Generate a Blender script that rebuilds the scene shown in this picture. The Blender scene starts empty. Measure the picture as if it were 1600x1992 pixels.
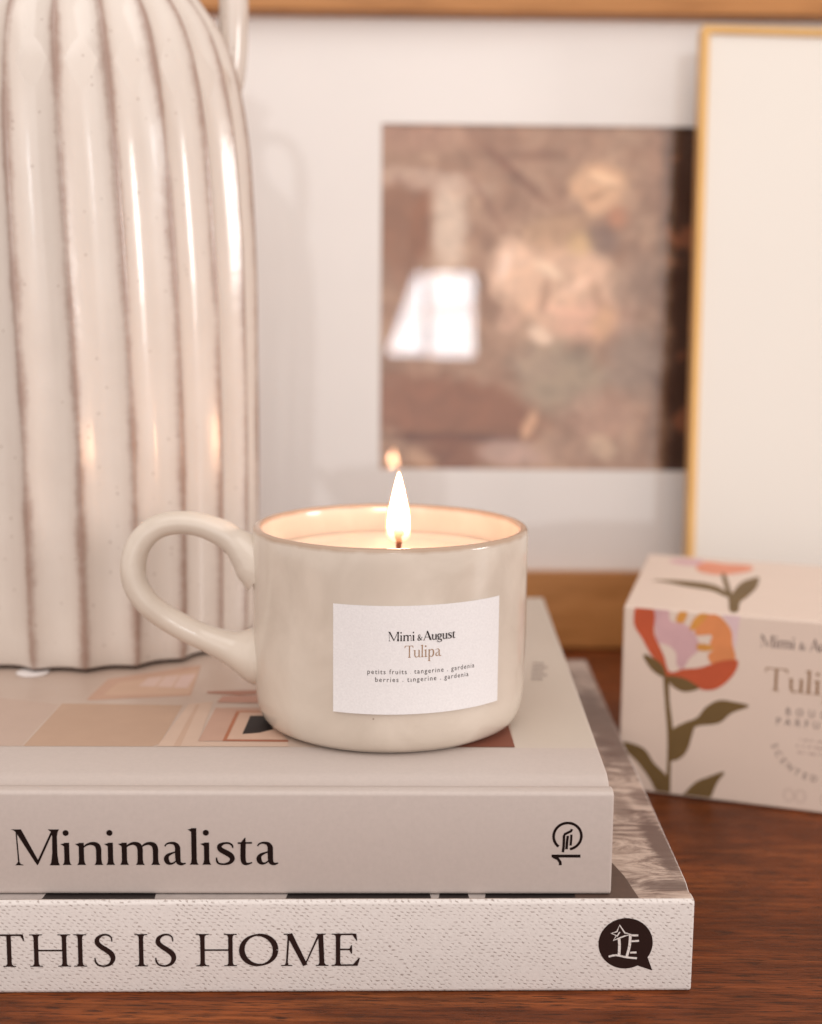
import bpy, bmesh, math, random
from mathutils import Vector, Matrix
S = bpy.context.scene
COL = S.collection
R = math.radians
random.seed(7)

# ------------------------------------------------------------------ camera
PITCH = math.atan(456/2800.0); ROLL = 0.0096
cam = bpy.data.cameras.new('camera'); camo = bpy.data.objects.new('camera', cam); COL.objects.link(camo)
fw = Vector((0, math.cos(PITCH), -math.sin(PITCH))); x0 = Vector((1, 0, 0)); u0 = Vector((0, math.sin(PITCH), math.cos(PITCH)))
rx = x0*math.cos(ROLL) + u0*math.sin(ROLL); up = u0*math.cos(ROLL) - x0*math.sin(ROLL)
M = Matrix((rx, up, -fw)).transposed().to_4x4(); M.translation = Vector((0, 0, .21)); camo.matrix_world = M
cam.sensor_fit = 'HORIZONTAL'; cam.sensor_width = 24; cam.lens = 24*2800/1600.0
cam.clip_start = .01; cam.clip_end = 50
cam.dof.use_dof = True; cam.dof.focus_distance = .436; cam.dof.aperture_fstop = 6.0; cam.dof.aperture_blades = 0
S.camera = camo

# ------------------------------------------------------------------ light
W = bpy.data.worlds.new('World'); S.world = W; W.use_nodes = True
bg = W.node_tree.nodes['Background']; bg.inputs[0].default_value = (1.0, .905, .845, 1); bg.inputs[1].default_value = .69
S.view_settings.view_transform = 'Standard'; S.view_settings.look = 'None'
S.view_settings.exposure = 0.38; S.view_settings.gamma = 1.0; S.view_settings.use_curve_mapping = False
S.cycles.max_bounces = 10; S.cycles.transparent_max_bounces = 16
S.cycles.sample_clamp_indirect = 6.0
try: S.cycles.use_denoising = True
except Exception: pass

def area(name, loc, target, w, h, rad, col, spread=180):
    """window-like lamp; rad = radiance"""
    l = bpy.data.lights.new(name, 'AREA'); l.shape = 'RECTANGLE'; l.size = w; l.size_y = h
    l.energy = rad*w*h*math.pi; l.color = col; l.spread = R(spread)
    o = bpy.data.objects.new(name, l); COL.objects.link(o); o.location = loc
    o.rotation_euler = (Vector(target)-Vector(loc)).to_track_quat('-Z', 'Y').to_euler()
    return o
# daylight window to the right of the shelf (the long glints on the vase)
area('window_light_right', (2.29, .02, .47), (0, .55, .2), .56, .46, 17.0, (1.0, .95, .92))
# window behind the camera (its reflection shows in the picture glass)
def back_pane(u0_, u1_, v0_, v1_):
    xa, xb, za, zb_ = (.155+(u-862)*.00109 for u in (u0_, u1_)), None, None, None
    x1, x2 = xa; z1, z2 = (.70-(v-591)*.00108 for v in (v0_, v1_))
    area('window_light_back', ((x1+x2)/2, -1.72, (z1+z2)/2), ((x1+x2)/2*.9, .8, .2), x2-x1, abs(z1-z2), 14.5, (.90, .95, 1.0))
for pane in ((832, 930, 524, 602), (834, 930, 610, 706)): back_pane(*pane)
for i in range(8):        # left casement, partly behind a slanting curtain
    va = 526+i*22; back_pane(800-i*8.0, 822, va, va+(22 if i != 3 else 17))
# added fill lamp behind the camera (soft veil on the glass, light on the spines)
area('room_fill_back', (-.25, -1.95, .75), (0, .8, .15), 2.6, 1.5, .85, (1.0, .94, .90))
# added overhead fill lamp, stands in for soft ceiling bounce
area('ceiling_fill', (-.3, -.5, 1.9), (0, .5, 0), 1.6, 1.4, 1.3, (1.0, .95, .91))

# ------------------------------------------------------------------ helpers
def tag(o, label=None, cat=None, group=None, kind=None):
    if label: o['label'] = label
    if cat: o['category'] = cat
    if group: o['group'] = group
    if kind: o['kind'] = kind
    return o
def empty(name, loc, label, cat, group=None):
    o = bpy.data.objects.new(name, None); COL.objects.link(o); o.location = loc; o.empty_display_size = .02
    return tag(o, label, cat, group)
def mesh(name, verts, faces, mats, parent=None, mi=None, smooth=False, loc=None):
    """verts in world space"""
    me = bpy.data.meshes.new(name); 
    root = parent
    off = Vector((0, 0, 0))
    while root is not None: off += root.location; root = root.parent
    if parent is None and loc is not None: off = Vector(loc)
    me.from_pydata([tuple(Vector(v)-off) for v in verts], [], faces)
    if not isinstance(mats, (list, tuple)): mats = [mats]
    for m in mats: me.materials.append(m)
    if mi: me.polygons.foreach_set('material_index', mi)
    if smooth: me.polygons.foreach_set('use_smooth', [True]*len(me.polygons))
    me.update()
    o = bpy.data.objects.new(name, me); COL.objects.link(o)
    if parent is not None: o.parent = parent
    elif loc is not None: o.location = loc
    return o
def fixn(o):
    bm = bmesh.new(); bm.from_mesh(o.data); bmesh.ops.recalc_face_normals(bm, faces=bm.faces); bm.to_mesh(o.data); bm.free(); return o
def bevel(o, w, seg=3):
    m = o.modifiers.new('bevel', 'BEVEL'); m.width = w; m.segments = seg; m.limit_method = 'ANGLE'; m.angle_limit = R(40)
    return o
def autosmooth(o, ang=35):
    me = o.data; bm = bmesh.new(); bm.from_mesh(me)
    for f in bm.faces: f.smooth = True
    for e in bm.edges:
        e.smooth = not (len(e.link_faces) == 2 and e.calc_face_angle(0) > R(ang)) and len(e.link_faces) == 2
    bm.to_mesh(me); bm.free(); return o
def cr(pts, n=6, closed=False):
    """Catmull-Rom through tuples of any length"""
    P = [tuple(p) for p in pts]; out = []; N = len(P)
    rng = range(N) if closed else range(N-1)
    for i in rng:
        if closed: a, b, c, d = P[(i-1) % N], P[i], P[(i+1) % N], P[(i+2) % N]
        else: a, b, c, d = P[max(i-1, 0)], P[i], P[i+1], P[min(i+2, N-1)]
        for k in range(n):
            t = k/n; t2 = t*t; t3 = t2*t
            out.append(tuple(.5*(2*q + (r-p)*t + (2*p-5*q+4*r-s)*t2 + (3*q-p-3*r+s)*t3) for p, q, r, s in zip(a, b, c, d)))
    if not closed: out.append(P[-1])
    return out

# ---- node helpers
def newmat(name):
    m = bpy.data.materials.new(name); m.use_nodes = True; return m, m.node_tree.nodes, m.node_tree.links, m.node_tree.nodes['Principled BSDF']
def srgb(r, g, b, k=1.0):
    f = lambda c: ((c/255+.055)/1.055)**2.4 if c/255 > .04045 else c/255/12.92
    return (f(r)*k, f(g)*k, f(b)*k, 1)
def node(N, t, **kw):
    n = N.new(t)
    for k, v in kw.items(): setattr(n, k, v)
    return n
def math_(N, L, op, a, b=None, c=None, clamp=False):
    n = N.new('ShaderNodeMath'); n.operation = op; n.use_clamp = clamp
    for i, x in enumerate((a, b, c)):
        if x is None: continue
        if isinstance(x, (int, float)): n.inputs[i].default_value = x
        else: L.new(x, n.inputs[i])
    return n.outputs[0]
def mix(N, L, fac, a, b):
    n = N.new('ShaderNodeMix'); n.data_type = 'RGBA'
    for s, x in ((n.inputs[0], fac), (n.inputs[6], a), (n.inputs[7], b)):
        if isinstance(x, (int, float, tuple)): s.default_value = x
        else: L.new(x, s)
    return n.outputs[2]
def ramp(N, L, fac, stops):
    n = N.new('ShaderNodeValToRGB'); e = n.color_ramp.elements
    while len(e) < len(stops): e.new(.5)
    for i, (p, c) in enumerate(stops): e[i].position = p; e[i].color = c
    L.new(fac, n.inputs[0]); return n.outputs[0]
def coords(N, L, scale=(1, 1, 1), loc=(0, 0, 0), rot=(0, 0, 0), kind='Object'):
    t = N.new('ShaderNodeTexCoord'); m = N.new('ShaderNodeMapping')
    m.inputs['Scale'].default_value = scale; m.inputs['Location'].default_value = loc; m.inputs['Rotation'].default_value = rot
    L.new(t.outputs[kind], m.inputs[0]); return m.outputs[0]
def noise(N, L, vec, scale, detail=4, rough=.5, dist=0):
    n = N.new('ShaderNodeTexNoise'); L.new(vec, n.inputs['Vector']); n.inputs['Scale'].default_value = scale
    n.inputs['Detail'].default_value = detail; n.inputs['Roughness'].default_value = rough; n.inputs['Distortion'].default_value = dist
    return n.outputs[0]
def bump(N, L, h, strength, dist, p):
    n = N.new('ShaderNodeBump'); n.inputs['Strength'].default_value = strength; n.inputs['Distance'].default_value = dist
    L.new(h, n.inputs['Height']); L.new(n.outputs[0], p.inputs['Normal'])
def plain(name, col, rough=.6, var=.06, nscale=60, spec=.5, bmp=.0, metal=0, coat=0):
    m, N, L, p = newmat(name); v = coords(N, L)
    f = noise(N, L, v, nscale, 5, .6)
    a = tuple(c*(1-var) for c in col[:3])+(1,); b = tuple(min(1, c*(1+var)) for c in col[:3])+(1,)
    L.new(mix(N, L, f, a, b), p.inputs['Base Color'])
    p.inputs['Roughness'].default_value = rough; p.inputs['Specular IOR Level'].default_value = spec
    p.inputs['Metallic'].default_value = metal; p.inputs['Coat Weight'].default_value = coat
    if bmp: bump(N, L, noise(N, L, v, nscale*12, 3, .6), bmp, .0003, p)
    return m

# ------------------------------------------------------------------ lettering (own drawn outlines)
# a glyph = list of ribbons [(x, y, width), ...]; a ribbon tagged 'c' is smoothed; 'p' is a filled polygon
def stem(x, top, w, bot='f', tp='n'):
    r = []
    if bot == 'f': r.append(('l', [(x, 0, w*1.75), (x, .025, w*1.45), (x, .07, w*1.15), (x, .16, w), (x, top, w)]))
    elif bot == 's': r.append(('l', [(x, 0, w*2.9), (x, .03, w*2.8), (x, .034, w*1.6), (x, .08, w*1.1), (x, .14, w), (x, top, w)]))
    else: r.append(('l', [(x, 0, w), (x, top, w)]))
    if tp == 'flag': r.append(('p', [(x-w/2-.10, top-.035), (x+w/2, top+.005), (x+w/2, top-.09), (x-w/2+.005, top-.11)]))
    if tp == 's': r.append(('l', [(x, top-.14, w), (x, top-.08, w*1.1), (x, top-.034, w*1.6), (x, top-.03, w*2.8), (x, top, w*2.9)]))
    if tp == 'f': r.append(('l', [(x, top-.16, w), (x, top-.07, w*1.15), (x, top-.025, w*1.4), (x, top, w*1.6)]))
    return r
def dot(x, y, r): return [('p', [(x+r*math.cos(a*math.pi/10), y+r*math.sin(a*math.pi/10)) for a in range(20)])]
def glyph(ch, s='f'):
    w = .13 if s == 'f' else .115
    xh = .625
    if ch == 'M' and s == 'f':
        c = lambda pts: ('p', [((x-70)/203, (1250-y)/203) for x, y in pts])
        return [c([(66, 1046), (121, 1046), (212, 1230), (203, 1251), (190, 1232), (92, 1062), (80, 1052)]), c([(91, 1062), (98, 1066), (107, 1236), (99, 1236)]),
                c([(82, 1251), (90, 1244), (98, 1232), (107, 1232), (114, 1244), (128, 1248), (128, 1251)]), c([(197, 1240), (203, 1251), (211, 1240), (292, 1062), (282, 1058)]),
                c([(264, 1046), (326, 1046), (318, 1060), (313, 1085), (313, 1190), (318, 1235), (325, 1251), (270, 1251), (278, 1235), (285, 1180), (287, 1085), (281, 1060)])]
    if ch == 'M':
        return [('l', [(.14, 0, .30), (.14, .03, .28), (.14, .034, .10), (.145, .1, .05), (.20, .96, .05)]),
                ('l', [(.06, .985, .03), (.14, .985, .03), (.26, .985, .03)]),
                ('l', [(.22, .99, .15), (.68, .02, .12)]), ('l', [(.67, .02, .035), (1.08, .98, .05)]),
                ('l', [(1.17, 0, .33), (1.17, .03, .32), (1.17, .036, .19), (1.165, .1, .13), (1.13, .96, .13), (1.13, .965, .2), (1.14, 1, .28)])]
    if ch == 'i': return stem(.14, xh, w, 'f' if s == 'f' else 's', 'flag') + dot(.125, .90, .082 if s == 'f' else .07)
    if ch == 'l': return stem(.14, 1.03, w, 'f' if s == 'f' else 's', 'flag')
    if ch == 'n': return stem(.14, xh, w, 'f', 'flag') + [('c', [(.19, .49, .03), (.29, .57, .055), (.43, .605, .085), (.56, .555, .13), (.60, .44, .135), (.60, .30, .13)])] + stem(.60, .36, w)
    if ch == 'm':
        r = stem(.14, xh, w, 'f', 'flag')
        for x in (.56, .97):
            r += [('c', [(x-.39, .49, .03), (x-.29, .57, .055), (x-.16, .605, .085), (x-.04, .555, .13), (x, .44, .135), (x, .30, .13)])] + stem(x, .36, w)
        return r
    if ch == 'a':
        k = 1 if s == 'f' else .82
        return [('c', [(.05, .52, .035), (.10, .585, .04), (.20, .615, .055*k), (.32, .59, .09*k), (.385, .50, .13*k), (.39, .35, .135*k), (.395, .16, .13*k), (.42, .06, .115*k), (.50, .02, .07), (.60, .045, .03)]),
                ('c', [(.37, .37, .03), (.26, .335, .045), (.13, .27, .08*k), (.085, .17, .125*k), (.12, .07, .11*k), (.20, .03, .06), (.29, .06, .04), (.37, .14, .03)])]
    if ch == 's':
        return [('c', [(.47, .47, .03), (.45, .55, .05), (.36, .605, .05), (.23, .60, .06), (.12, .53, .11), (.14, .43, .13), (.27, .35, .14), (.41, .26, .14), (.455, .16, .12), (.39, .06, .085), (.25, .015, .05), (.10, .03, .05), (.045, .10, .05), (.03, .20, .03)])]
    if ch == 't':
        return [('p', [(.05, .60), (.15, .63), (.25, .76), (.27, .76), (.27, .60)]), ('l', [(.06, .605, .045), (.44, .615, .045)]),
                ('c', [(.205, .62, .13), (.20, .40, .13), (.20, .16, .13), (.235, .05, .11), (.32, .02, .06), (.44, .06, .03)])]
    if ch == 'u':
        return [('l', [(.0, .60, .03), (.08, .60, .03)]), ('c', [(.13, .62, w), (.13, .4, w), (.135, .17, w*.95), (.20, .05, .09), (.30, .02, .06), (.40, .06, .04), (.47, .14, .03)])] + \
               [('l', [(.42, .60, .03), (.5, .60, .03)]), ('l', [(.52, 0, w), (.52, .62, w)]), ('l', [(.5, .015, .03), (.66, .015, .03)])]
    if ch == 'p':
        return [('l', [(.12, -.36, w*2.2), (.12, -.33, w*2.0), (.12, -.32, w*1.1), (.12, -.2, w), (.12, .62, w)]), ('p', [(.0, .585), (.17, .63), (.17, .54)]),
                ('c', [(.17, .48, .03), (.26, .58, .06), (.38, .60, .08), (.50, .50, .12), (.53, .31, .13), (.49, .12, .12), (.37, .01, .07), (.25, .02, .05), (.17, .10, .03)])]
    if ch == 'g':
        k = .1
        return [('c', [(.27+.19*math.cos(a), .41+.19*math.sin(a), .06+.07*abs(math.cos(a))) for a in [i*math.pi/6 for i in range(13)]]),
                ('l', [(.40, .56, .06), (.56, .61, .05)]),
                ('c', [(.16, .24, .05), (.10, .14, .08), (.16, .06, .10), (.34, .03, .11), (.50, -.04, .11), (.52, -.16, .08), (.40, -.25, .05), (.20, -.26, .05), (.05, -.19, .06), (.06, -.08, .05), (.16, -.01, .04)])]
    if ch == '&':
        return [('c', [(.72, .42, .04), (.62, .22, .05), (.45, .05, .06), (.28, .0, .08), (.12, .08, .12), (.12, .27, .11), (.28, .42, .07), (.42, .54, .06), (.42, .70, .07), (.32, .77, .05), (.20, .70, .08), (.20, .56, .10), (.32, .36, .13), (.50, .14, .12), (.64, .02, .07), (.76, .04, .04)]),
                ('l', [(.56, .42, .04), (.82, .42, .04)])]
    if ch == 'A':
        return [('l', [(.05, 0, .2), (.05, .03, .18), (.06, .035, .06), (.42, .95, .05)]), ('l', [(.405, 1.0, .10), (.44, .93, .15), (.80, .04, .16), (.80, 0, .30)]), ('l', [(.2, .33, .045), (.68, .33, .045)])]
    if ch == 'T':
        return stem(.445, .98, w, 's') + [('l', [(.03, .975, .05), (.86, .975, .05)]), ('p', [(.0, .80), (.03, .80), (.10, .94), (.10, .99), (.03, 1.0)]), ('p', [(.89, .80), (.86, .80), (.79, .94), (.79, .99), (.86, 1.0)])]
    if ch == 'H': return stem(.19, 1, w, 's', 's') + stem(1.0, 1, w, 's', 's') + [('l', [(.2, .50, .045), (1.0, .50, .045)])]
    if ch == 'I': return stem(.18, 1, w, 's', 's')
    if ch == 'E':
        return stem(.20, 1, w, 's', 's') + [('l', [(.2, .978, .045), (.70, .978, .045)]), ('l', [(.2, .022, .045), (.76, .022, .045)]), ('l', [(.2, .51, .045), (.58, .51, .045)]),
                ('p', [(.73, .78), (.76, .78), (.73, 1.0), (.63, 1.0), (.62, .96)]), ('p', [(.80, .24), (.84, .24), (.77, 0), (.64, 0), (.64, .045)]), ('p', [(.61, .38), (.58, .38), (.53, .49), (.53, .53), (.58, .64), (.61, .64)])]
    if ch == 'O':
        return [('c', [(.575+.49*math.cos(a), .5+.465*math.sin(a), .05+.10*abs(math.cos(a-.25))**1.3) for a in [i*math.pi/9 for i in range(19)]])]
    if ch == 'S':
        return [('c', [(.55, .77, .03), (.53, .90, .04), (.43, .975, .05), (.28, .97, .06), (.145, .87, .10), (.13, .73, .13), (.24, .61, .13), (.40, .50, .14), (.53, .38, .14), (.57, .23, .12), (.49, .08, .08), (.33, .015, .05), (.16, .04, .05), (.07, .14, .05), (.05, .27, .03)])]
    return []
def build_glyphs(items, layer0=0):
    """items: (char, x, y, size, style, xs, weight) -> verts2d(+layer), faces"""
    V = []; F = []; lay = layer0
    for ch, x, y, size, st, xs, wt in items:
        for kind, pts in glyph(ch, st):
            lay += 1
            if kind == 'p':
                b = len(V); V += [(x+px*size*xs, y+py*size, lay) for px, py in pts]; F.append(tuple(range(b, b+len(pts)))); continue
            P = cr(pts, 6) if kind == 'c' else pts
            b = len(V); n = len(P)
            for i, (px, py, w) in enumerate(P):
                a = P[max(i-1, 0)]; c = P[min(i+1, n-1)]
                dx, dy = c[0]-a[0], c[1]-a[1]; l = math.hypot(dx, dy) or 1
                nx, ny = -dy/l, dx/l; w = w*wt
                if kind == 'l' and abs(dx) < .3*abs(dy): nx, ny = (-1 if dy > 0 else 1), 0   # keep stem ends level
                V.append((x+(px+nx*w/2)*size*xs, y+(py+ny*w/2)*size, lay)); V.append((x+(px-nx*w/2)*size*xs, y+(py-ny*w/2)*size, lay))
            for i in range(n-1): F.append((b+2*i, b+2*i+1, b+2*i+3, b+2*i+2))
    return V, F
def ribbon(V, F, pts, w, lay, closed=False):
    b = len(V); n = len(pts)
    for i, (px, py) in enumerate(pts):
        a = pts[(i-1) % n] if (closed or i > 0) else pts[0]; c = pts[(i+1) % n] if (closed or i < n-1) else pts[-1]
        dx, dy = c[0]-a[0], c[1]-a[1]; l = math.hypot(dx, dy) or 1
        ww = w[i] if isinstance(w, list) else w
        V.append((px-dy/l*ww/2, py+dx/l*ww/2, lay)); V.append((px+dy/l*ww/2, py-dx/l*ww/2, lay))
    for i in range(n if closed else n-1):
        j = (i+1) % n; F.append((b+2*i, b+2*i+1, b+2*j+1, b+2*j))
def sans(text, size, x, y, spacing=1.0, align='LEFT', layer=1):
    """built-in sans lettering as flat mesh data"""
    cu = bpy.data.curves.new('txt', 'FONT'); cu.body = text; cu.size = size; cu.space_character = spacing; cu.align_x = align; cu.resolution_u = 3
    o = bpy.data.objects.new('txt', cu); COL.objects.link(o)
    dg = bpy.context.evaluated_depsgraph_get(); dg.update()
    me = bpy.data.meshes.new_from_object(o.evaluated_get(dg))
    V = [(v.co.x+x, v.co.y+y, layer) for v in me.vertices]; F = [tuple(p.vertices) for p in me.polygons]
    bpy.data.objects.remove(o); bpy.data.curves.remove(cu); bpy.data.meshes.remove(me)
    return V, F
def merge(*sets):
    V = []; F = []
    for v, f in sets:
        b = len(V); V += v; F += [tuple(i+b for i in q) for q in f]
    return V, F

# ================================================================== SETTING
def wood_table():
    m, N, L, p = newmat('walnut_table')
    v = coords(N, L, (1, 1, 1))
    vs = coords(N, L, (1.0, 9, 1))
    g1 = noise(N, L, vs, 9, 6, .6, 1.2)
    vs2 = coords(N, L, (1.0, 22, 1), rot=(0, 0, .03))
    g2 = noise(N, L, vs2, 22, 5, .65, .6)
    vp = coords(N, L, (1.0, 16, 1), rot=(0, 0, .02))
    pores = noise(N, L, vp, 90, 3, .6)
    big = noise(N, L, v, 14, 3, .5, .5)
    base = ramp(N, L, g1, [(.25, (.090, .024, .008, 1)), (.5, (.19, .052, .016, 1)), (.75, (.32, .100, .030, 1))])
    c2 = ramp(N, L, g2, [(.35, (.52, .50, .48, 1)), (.62, (1.12, 1.1, 1.08, 1))])
    mu = N.new('ShaderNodeMix'); mu.data_type = 'RGBA'; mu.blend_type = 'MULTIPLY'; mu.inputs[0].default_value = 1
    L.new(base, mu.inputs[6]); L.new(c2, mu.inputs[7])
    bigc = ramp(N, L, big, [(.3, (.75, .72, .7, 1)), (.7, (1.3, 1.2, 1.1, 1))])
    mu2 = N.new('ShaderNodeMix'); mu2.data_type = 'RGBA'; mu2.blend_type = 'MULTIPLY'; mu2.inputs[0].default_value = 1
    L.new(mu.outputs[2], mu2.inputs[6]); L.new(bigc, mu2.inputs[7])
    pr = ramp(N, L, pores, [(.39, (0, 0, 0, 1)), (.47, (1, 1, 1, 1))])
    col = mix(N, L, pr, (.050, .017, .008, 1), mu2.outputs[2])
    L.new(col, p.inputs['Base Color']); p.inputs['Roughness'].default_value = .34; p.inputs['Specular IOR Level'].default_value = .10
    bump(N, L, pr, .35, .0002, p)
    return m
T = wood_table()
vt = [(x, y, z) for z in (-.03, 0) for x, y in ((-1.2, .05), (1.2, .05), (1.2, .93), (-1.2, .93))]
tab = mesh('tabletop', vt, [(0, 3, 2, 1), (4, 5, 6, 7), (0, 1, 5, 4), (1, 2, 6, 5), (2, 3, 7, 6), (3, 0, 4, 7)], T)
bevel(tab, .003); tag(tab, kind='structure')
wl = mesh('wall', [(-2, .96, -.8), (2, .96, -.8), (2, .96, 1.6), (-2, .96, 1.6), (-2, 1.02, -.8), (2, 1.02, -.8), (2, 1.02, 1.6), (-2, 1.02, 1.6)],
          [(0, 1, 2, 3), (5, 4, 7, 6), (3, 2, 6, 7), (0, 4, 5, 1), (0, 3, 7, 4), (1, 5, 6, 2)], plain('wall_paint', (.60, .52, .46, 1), .8, .03, 8))
tag(wl, kind='structure')

# ================================================================== BOOKS
def book_case(name, parent, F_, Wd, D, TH, th, mats, mat_of, groove=True):
    """C-shaped case (back board, spine, front board) extruded along the spine. F_ maps (a, b, z) -> world"""
    r = .0013; arc = [(r-r*math.sin(t), r-r*math.cos(t)) for t in [i*math.pi/2/4 for i in range(5)]]
    out = [(D, 0)] + [(x, z) for x, z in arc] + [(x, TH-z) for x, z in reversed(arc)]
    if groove: out += [(.003, TH+.0001), (.0056, TH-.0001), (.0072, TH-.0014), (.0092, TH-.0023), (.0112, TH-.0022), (.0138, TH-.0008), (.0175, TH), (.0405, TH), (D, TH)]
    else: out += [(.003, TH), (.006, TH-.0003), (.008, TH-.0009), (.010, TH-.0009), (.013, TH-.0002), (.016, TH), (D, TH)]
    inn = [(D, TH-th), (.016, TH-th), (.0095, TH-th-.0020), (th, TH-th-.0004), (th, th), (D, th)]
    prof = out+inn; n = len(prof); V = []; F = []; mi = []
    k = 24
    for j in range(k+1):
        a = Wd[0]+(Wd[1]-Wd[0])*j/k
        for b, z in prof: V.append(F_(a, b, z))
    for j in range(k):
        for i in range(n):
            i2 = (i+1) % n; F.append((j*n+i, (j+1)*n+i, (j+1)*n+i2, j*n+i2)); mi.append(mat_of(i, len(out), prof[i], prof[i2]))
    F.append(tuple(range(n))); mi.append(0); F.append(tuple(k*n+i for i in reversed(range(n)))); mi.append(0)
    o = mesh(name, V, F, mats, parent, mi); fixn(o); autosmooth(o, 50)
    b = bevel(o, .0007, 3); b.modifiers['bevel'].angle_limit = R(60)
    return o
def page_material():
    m, N, L, p = newmat('paper_edges'); v = coords(N, L, (1, 1, 1)); s = coords(N, L, (.02, .02, 1))
    f = noise(N, L, s, 3500, 2, .5); L.new(mix(N, L, f, (.55, .50, .44, 1), (.78, .73, .66, 1)), p.inputs['Base Color']); p.inputs['Roughness'].default_value = .85; return m
PAGE = page_material()
def page_block(parent, F_, a0, a1, b0, b1, z0, z1):
    V = [F_(a, b, z) for z in (z0, z1) for a, b in ((a0, b0), (a1, b0), (a1, b1), (a0, b1))]
    return fixn(mesh('page_block', V, [(0, 3, 2, 1), (4, 5, 6, 7), (0, 1, 5, 4), (1, 2, 6, 5), (2, 3, 7, 6), (3, 0, 4, 7)], PAGE, parent))
def spine_map(Pt, s, n):
    """flat lettering on a spine: (a, z, layer) -> world"""
    return lambda x, y, l: tuple(Vector(Pt)+Vector(s)*x + Vector((0, 0, 1))*y + Vector(n)*(.00006+l*2.0e-6))
def put(name, VF, fn, mat, parent, mi=None):
    V, F = VF; return mesh(name, [fn(*v) for v in V], F, mat, parent, mi)
INK = plain('printed_ink', (.013, .006, .005, 1), .7, .1, 200, .08)
INKB = plain('brown_ink', (.026, .012, .010, 1), .7, .15, 300, .08)

# ---- lower book
LS = Vector((math.cos(.0272), math.sin(.0272), 0)); LD = Vector((0.0, 1, 0)); LO = Vector((.0853, .4023, 0)); LT = .0289
low = empty('book', (-.05, .54, 0), 'bottom book of the stack, white woven cloth spine reading THIS IS HOME', 'book')
FL_ = lambda a, b, z: tuple(LO + LS*a + LD*b + Vector((0, 0, z)))
def cloth():
    m, N, L, p = newmat('woven_cloth'); t = N.new('ShaderNodeTexCoord'); s = N.new('ShaderNodeSeparateXYZ'); L.new(t.outputs['Object'], s.inputs[0])
    wob = noise(N, L, t.outputs['Object'], 160, 3, .6)
    x = math_(N, L, 'ADD', s.outputs[0], math_(N, L, 'MULTIPLY', wob, .0034)); z = math_(N, L, 'ADD', s.outputs[2], math_(N, L, 'MULTIPLY', wob, .0022))
    row = math_(N, L, 'DIVIDE', z, .00108); fl = math_(N, L, 'FLOOR', row)
    u = math_(N, L, 'ADD', math_(N, L, 'DIVIDE', x, .00205), math_(N, L, 'MULTIPLY', fl, -.37))
    fx = math_(N, L, 'FRACT', u); fz = math_(N, L, 'FRACT', row)
    dx = math_(N, L, 'ABSOLUTE', math_(N, L, 'SUBTRACT', fx, .5)); dz = math_(N, L, 'ABSOLUTE', math_(N, L, 'SUBTRACT', math_(N, L, 'ADD', fz, math_(N, L, 'MULTIPLY', math_(N, L, 'SUBTRACT', fx, .5), .5)), .5))
    d = math_(N, L, 'MAXIMUM', math_(N, L, 'MULTIPLY', dx, 1.0), math_(N, L, 'MULTIPLY', dz, 1.35))
    mr = N.new('ShaderNodeMapRange'); L.new(d, mr.inputs[0]); mr.inputs[1].default_value = .14; mr.inputs[2].default_value = .30; mr.inputs[3].default_value = 1; mr.inputs[4].default_value = 0
    amt = noise(N, L, t.outputs['Object'], 420, 2, .6)
    ma = N.new('ShaderNodeMapRange'); L.new(amt, ma.inputs[0]); ma.inputs[1].default_value = .38; ma.inputs[2].default_value = .64; ma.inputs[3].default_value = .05; ma.inputs[4].default_value = 1
    k = math_(N, L, 'MULTIPLY', mr.outputs[0], ma.outputs[0])
    fine = noise(N, L, t.outputs['Object'], 900, 3, .7)
    basec = mix(N, L, fine, (.64, .59, .565, 1), (.80, .755, .73, 1))
    L.new(mix(N, L, math_(N, L, 'MULTIPLY', k, .62), basec, (.20, .13, .105, 1)), p.inputs['Base Color'])
    p.inputs['Roughness'].default_value = .85; p.inputs['Specular IOR Level'].default_value = .2
    h = math_(N, L, 'SUBTRACT', math_(N, L, 'MULTIPLY', fine, .35), k); bump(N, L, h, .5, .00025, p)
    return m
def fur_photo():
    m, N, L, p = newmat('photo_cover'); v = coords(N, L)
    d = noise(N, L, coords(N, L, (1, 1.1, 1)), 34, 2, .5)
    wv = coords(N, L, (1.0, 3.2, 1), rot=(0, 0, .45)); f = noise(N, L, wv, 40, 9, .74, 2.2)
    c = ramp(N, L, f, [(.30, (.06, .035, .03, 1)), (.42, (.24, .17, .14, 1)), (.54, (.48, .37, .31, 1)), (.72, (.68, .56, .48, 1))])
    t = N.new('ShaderNodeTexCoord')
    for (x, y, rx_, ry_, k) in [(.1320, -.094, .0042, .026, .95), (.1300, .03, .0085, .060, .85), (.1300, -.126, .012, .0035, .8), (.1245, -.065, .004, .012, .6), (.1325, -.052, .004, .010, .6)]:
        mp = N.new('ShaderNodeMapping'); mp.vector_type = 'TEXTURE'; mp.inputs['Location'].default_value = (x, y, .029); mp.inputs['Scale'].default_value = (rx_, ry_, 1); mp.inputs['Rotation'].default_value = (0, 0, .05)
        L.new(t.outputs['Object'], mp.inputs[0]); le = N.new('ShaderNodeVectorMath'); le.operation = 'LENGTH'; L.new(mp.outputs[0], le.inputs[0])
        mr = N.new('ShaderNodeMapRange'); L.new(math_(N, L, 'ADD', le.outputs['Value'], math_(N, L, 'MULTIPLY', math_(N, L, 'SUBTRACT', f, .5), 2.2)), mr.inputs[0]); mr.inputs[1].default_value = .65; mr.inputs[2].default_value = 1.25; mr.inputs[3].default_value = k; mr.inputs[4].default_value = 0
        c = mix(N, L, mr.outputs[0], c, (.12, .075, .062, 1))
    L.new(c, p.inputs['Base Color']); p.inputs['Roughness'].default_value = .35; return m
FUR = fur_photo(); CLOTH = cloth()
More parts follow.
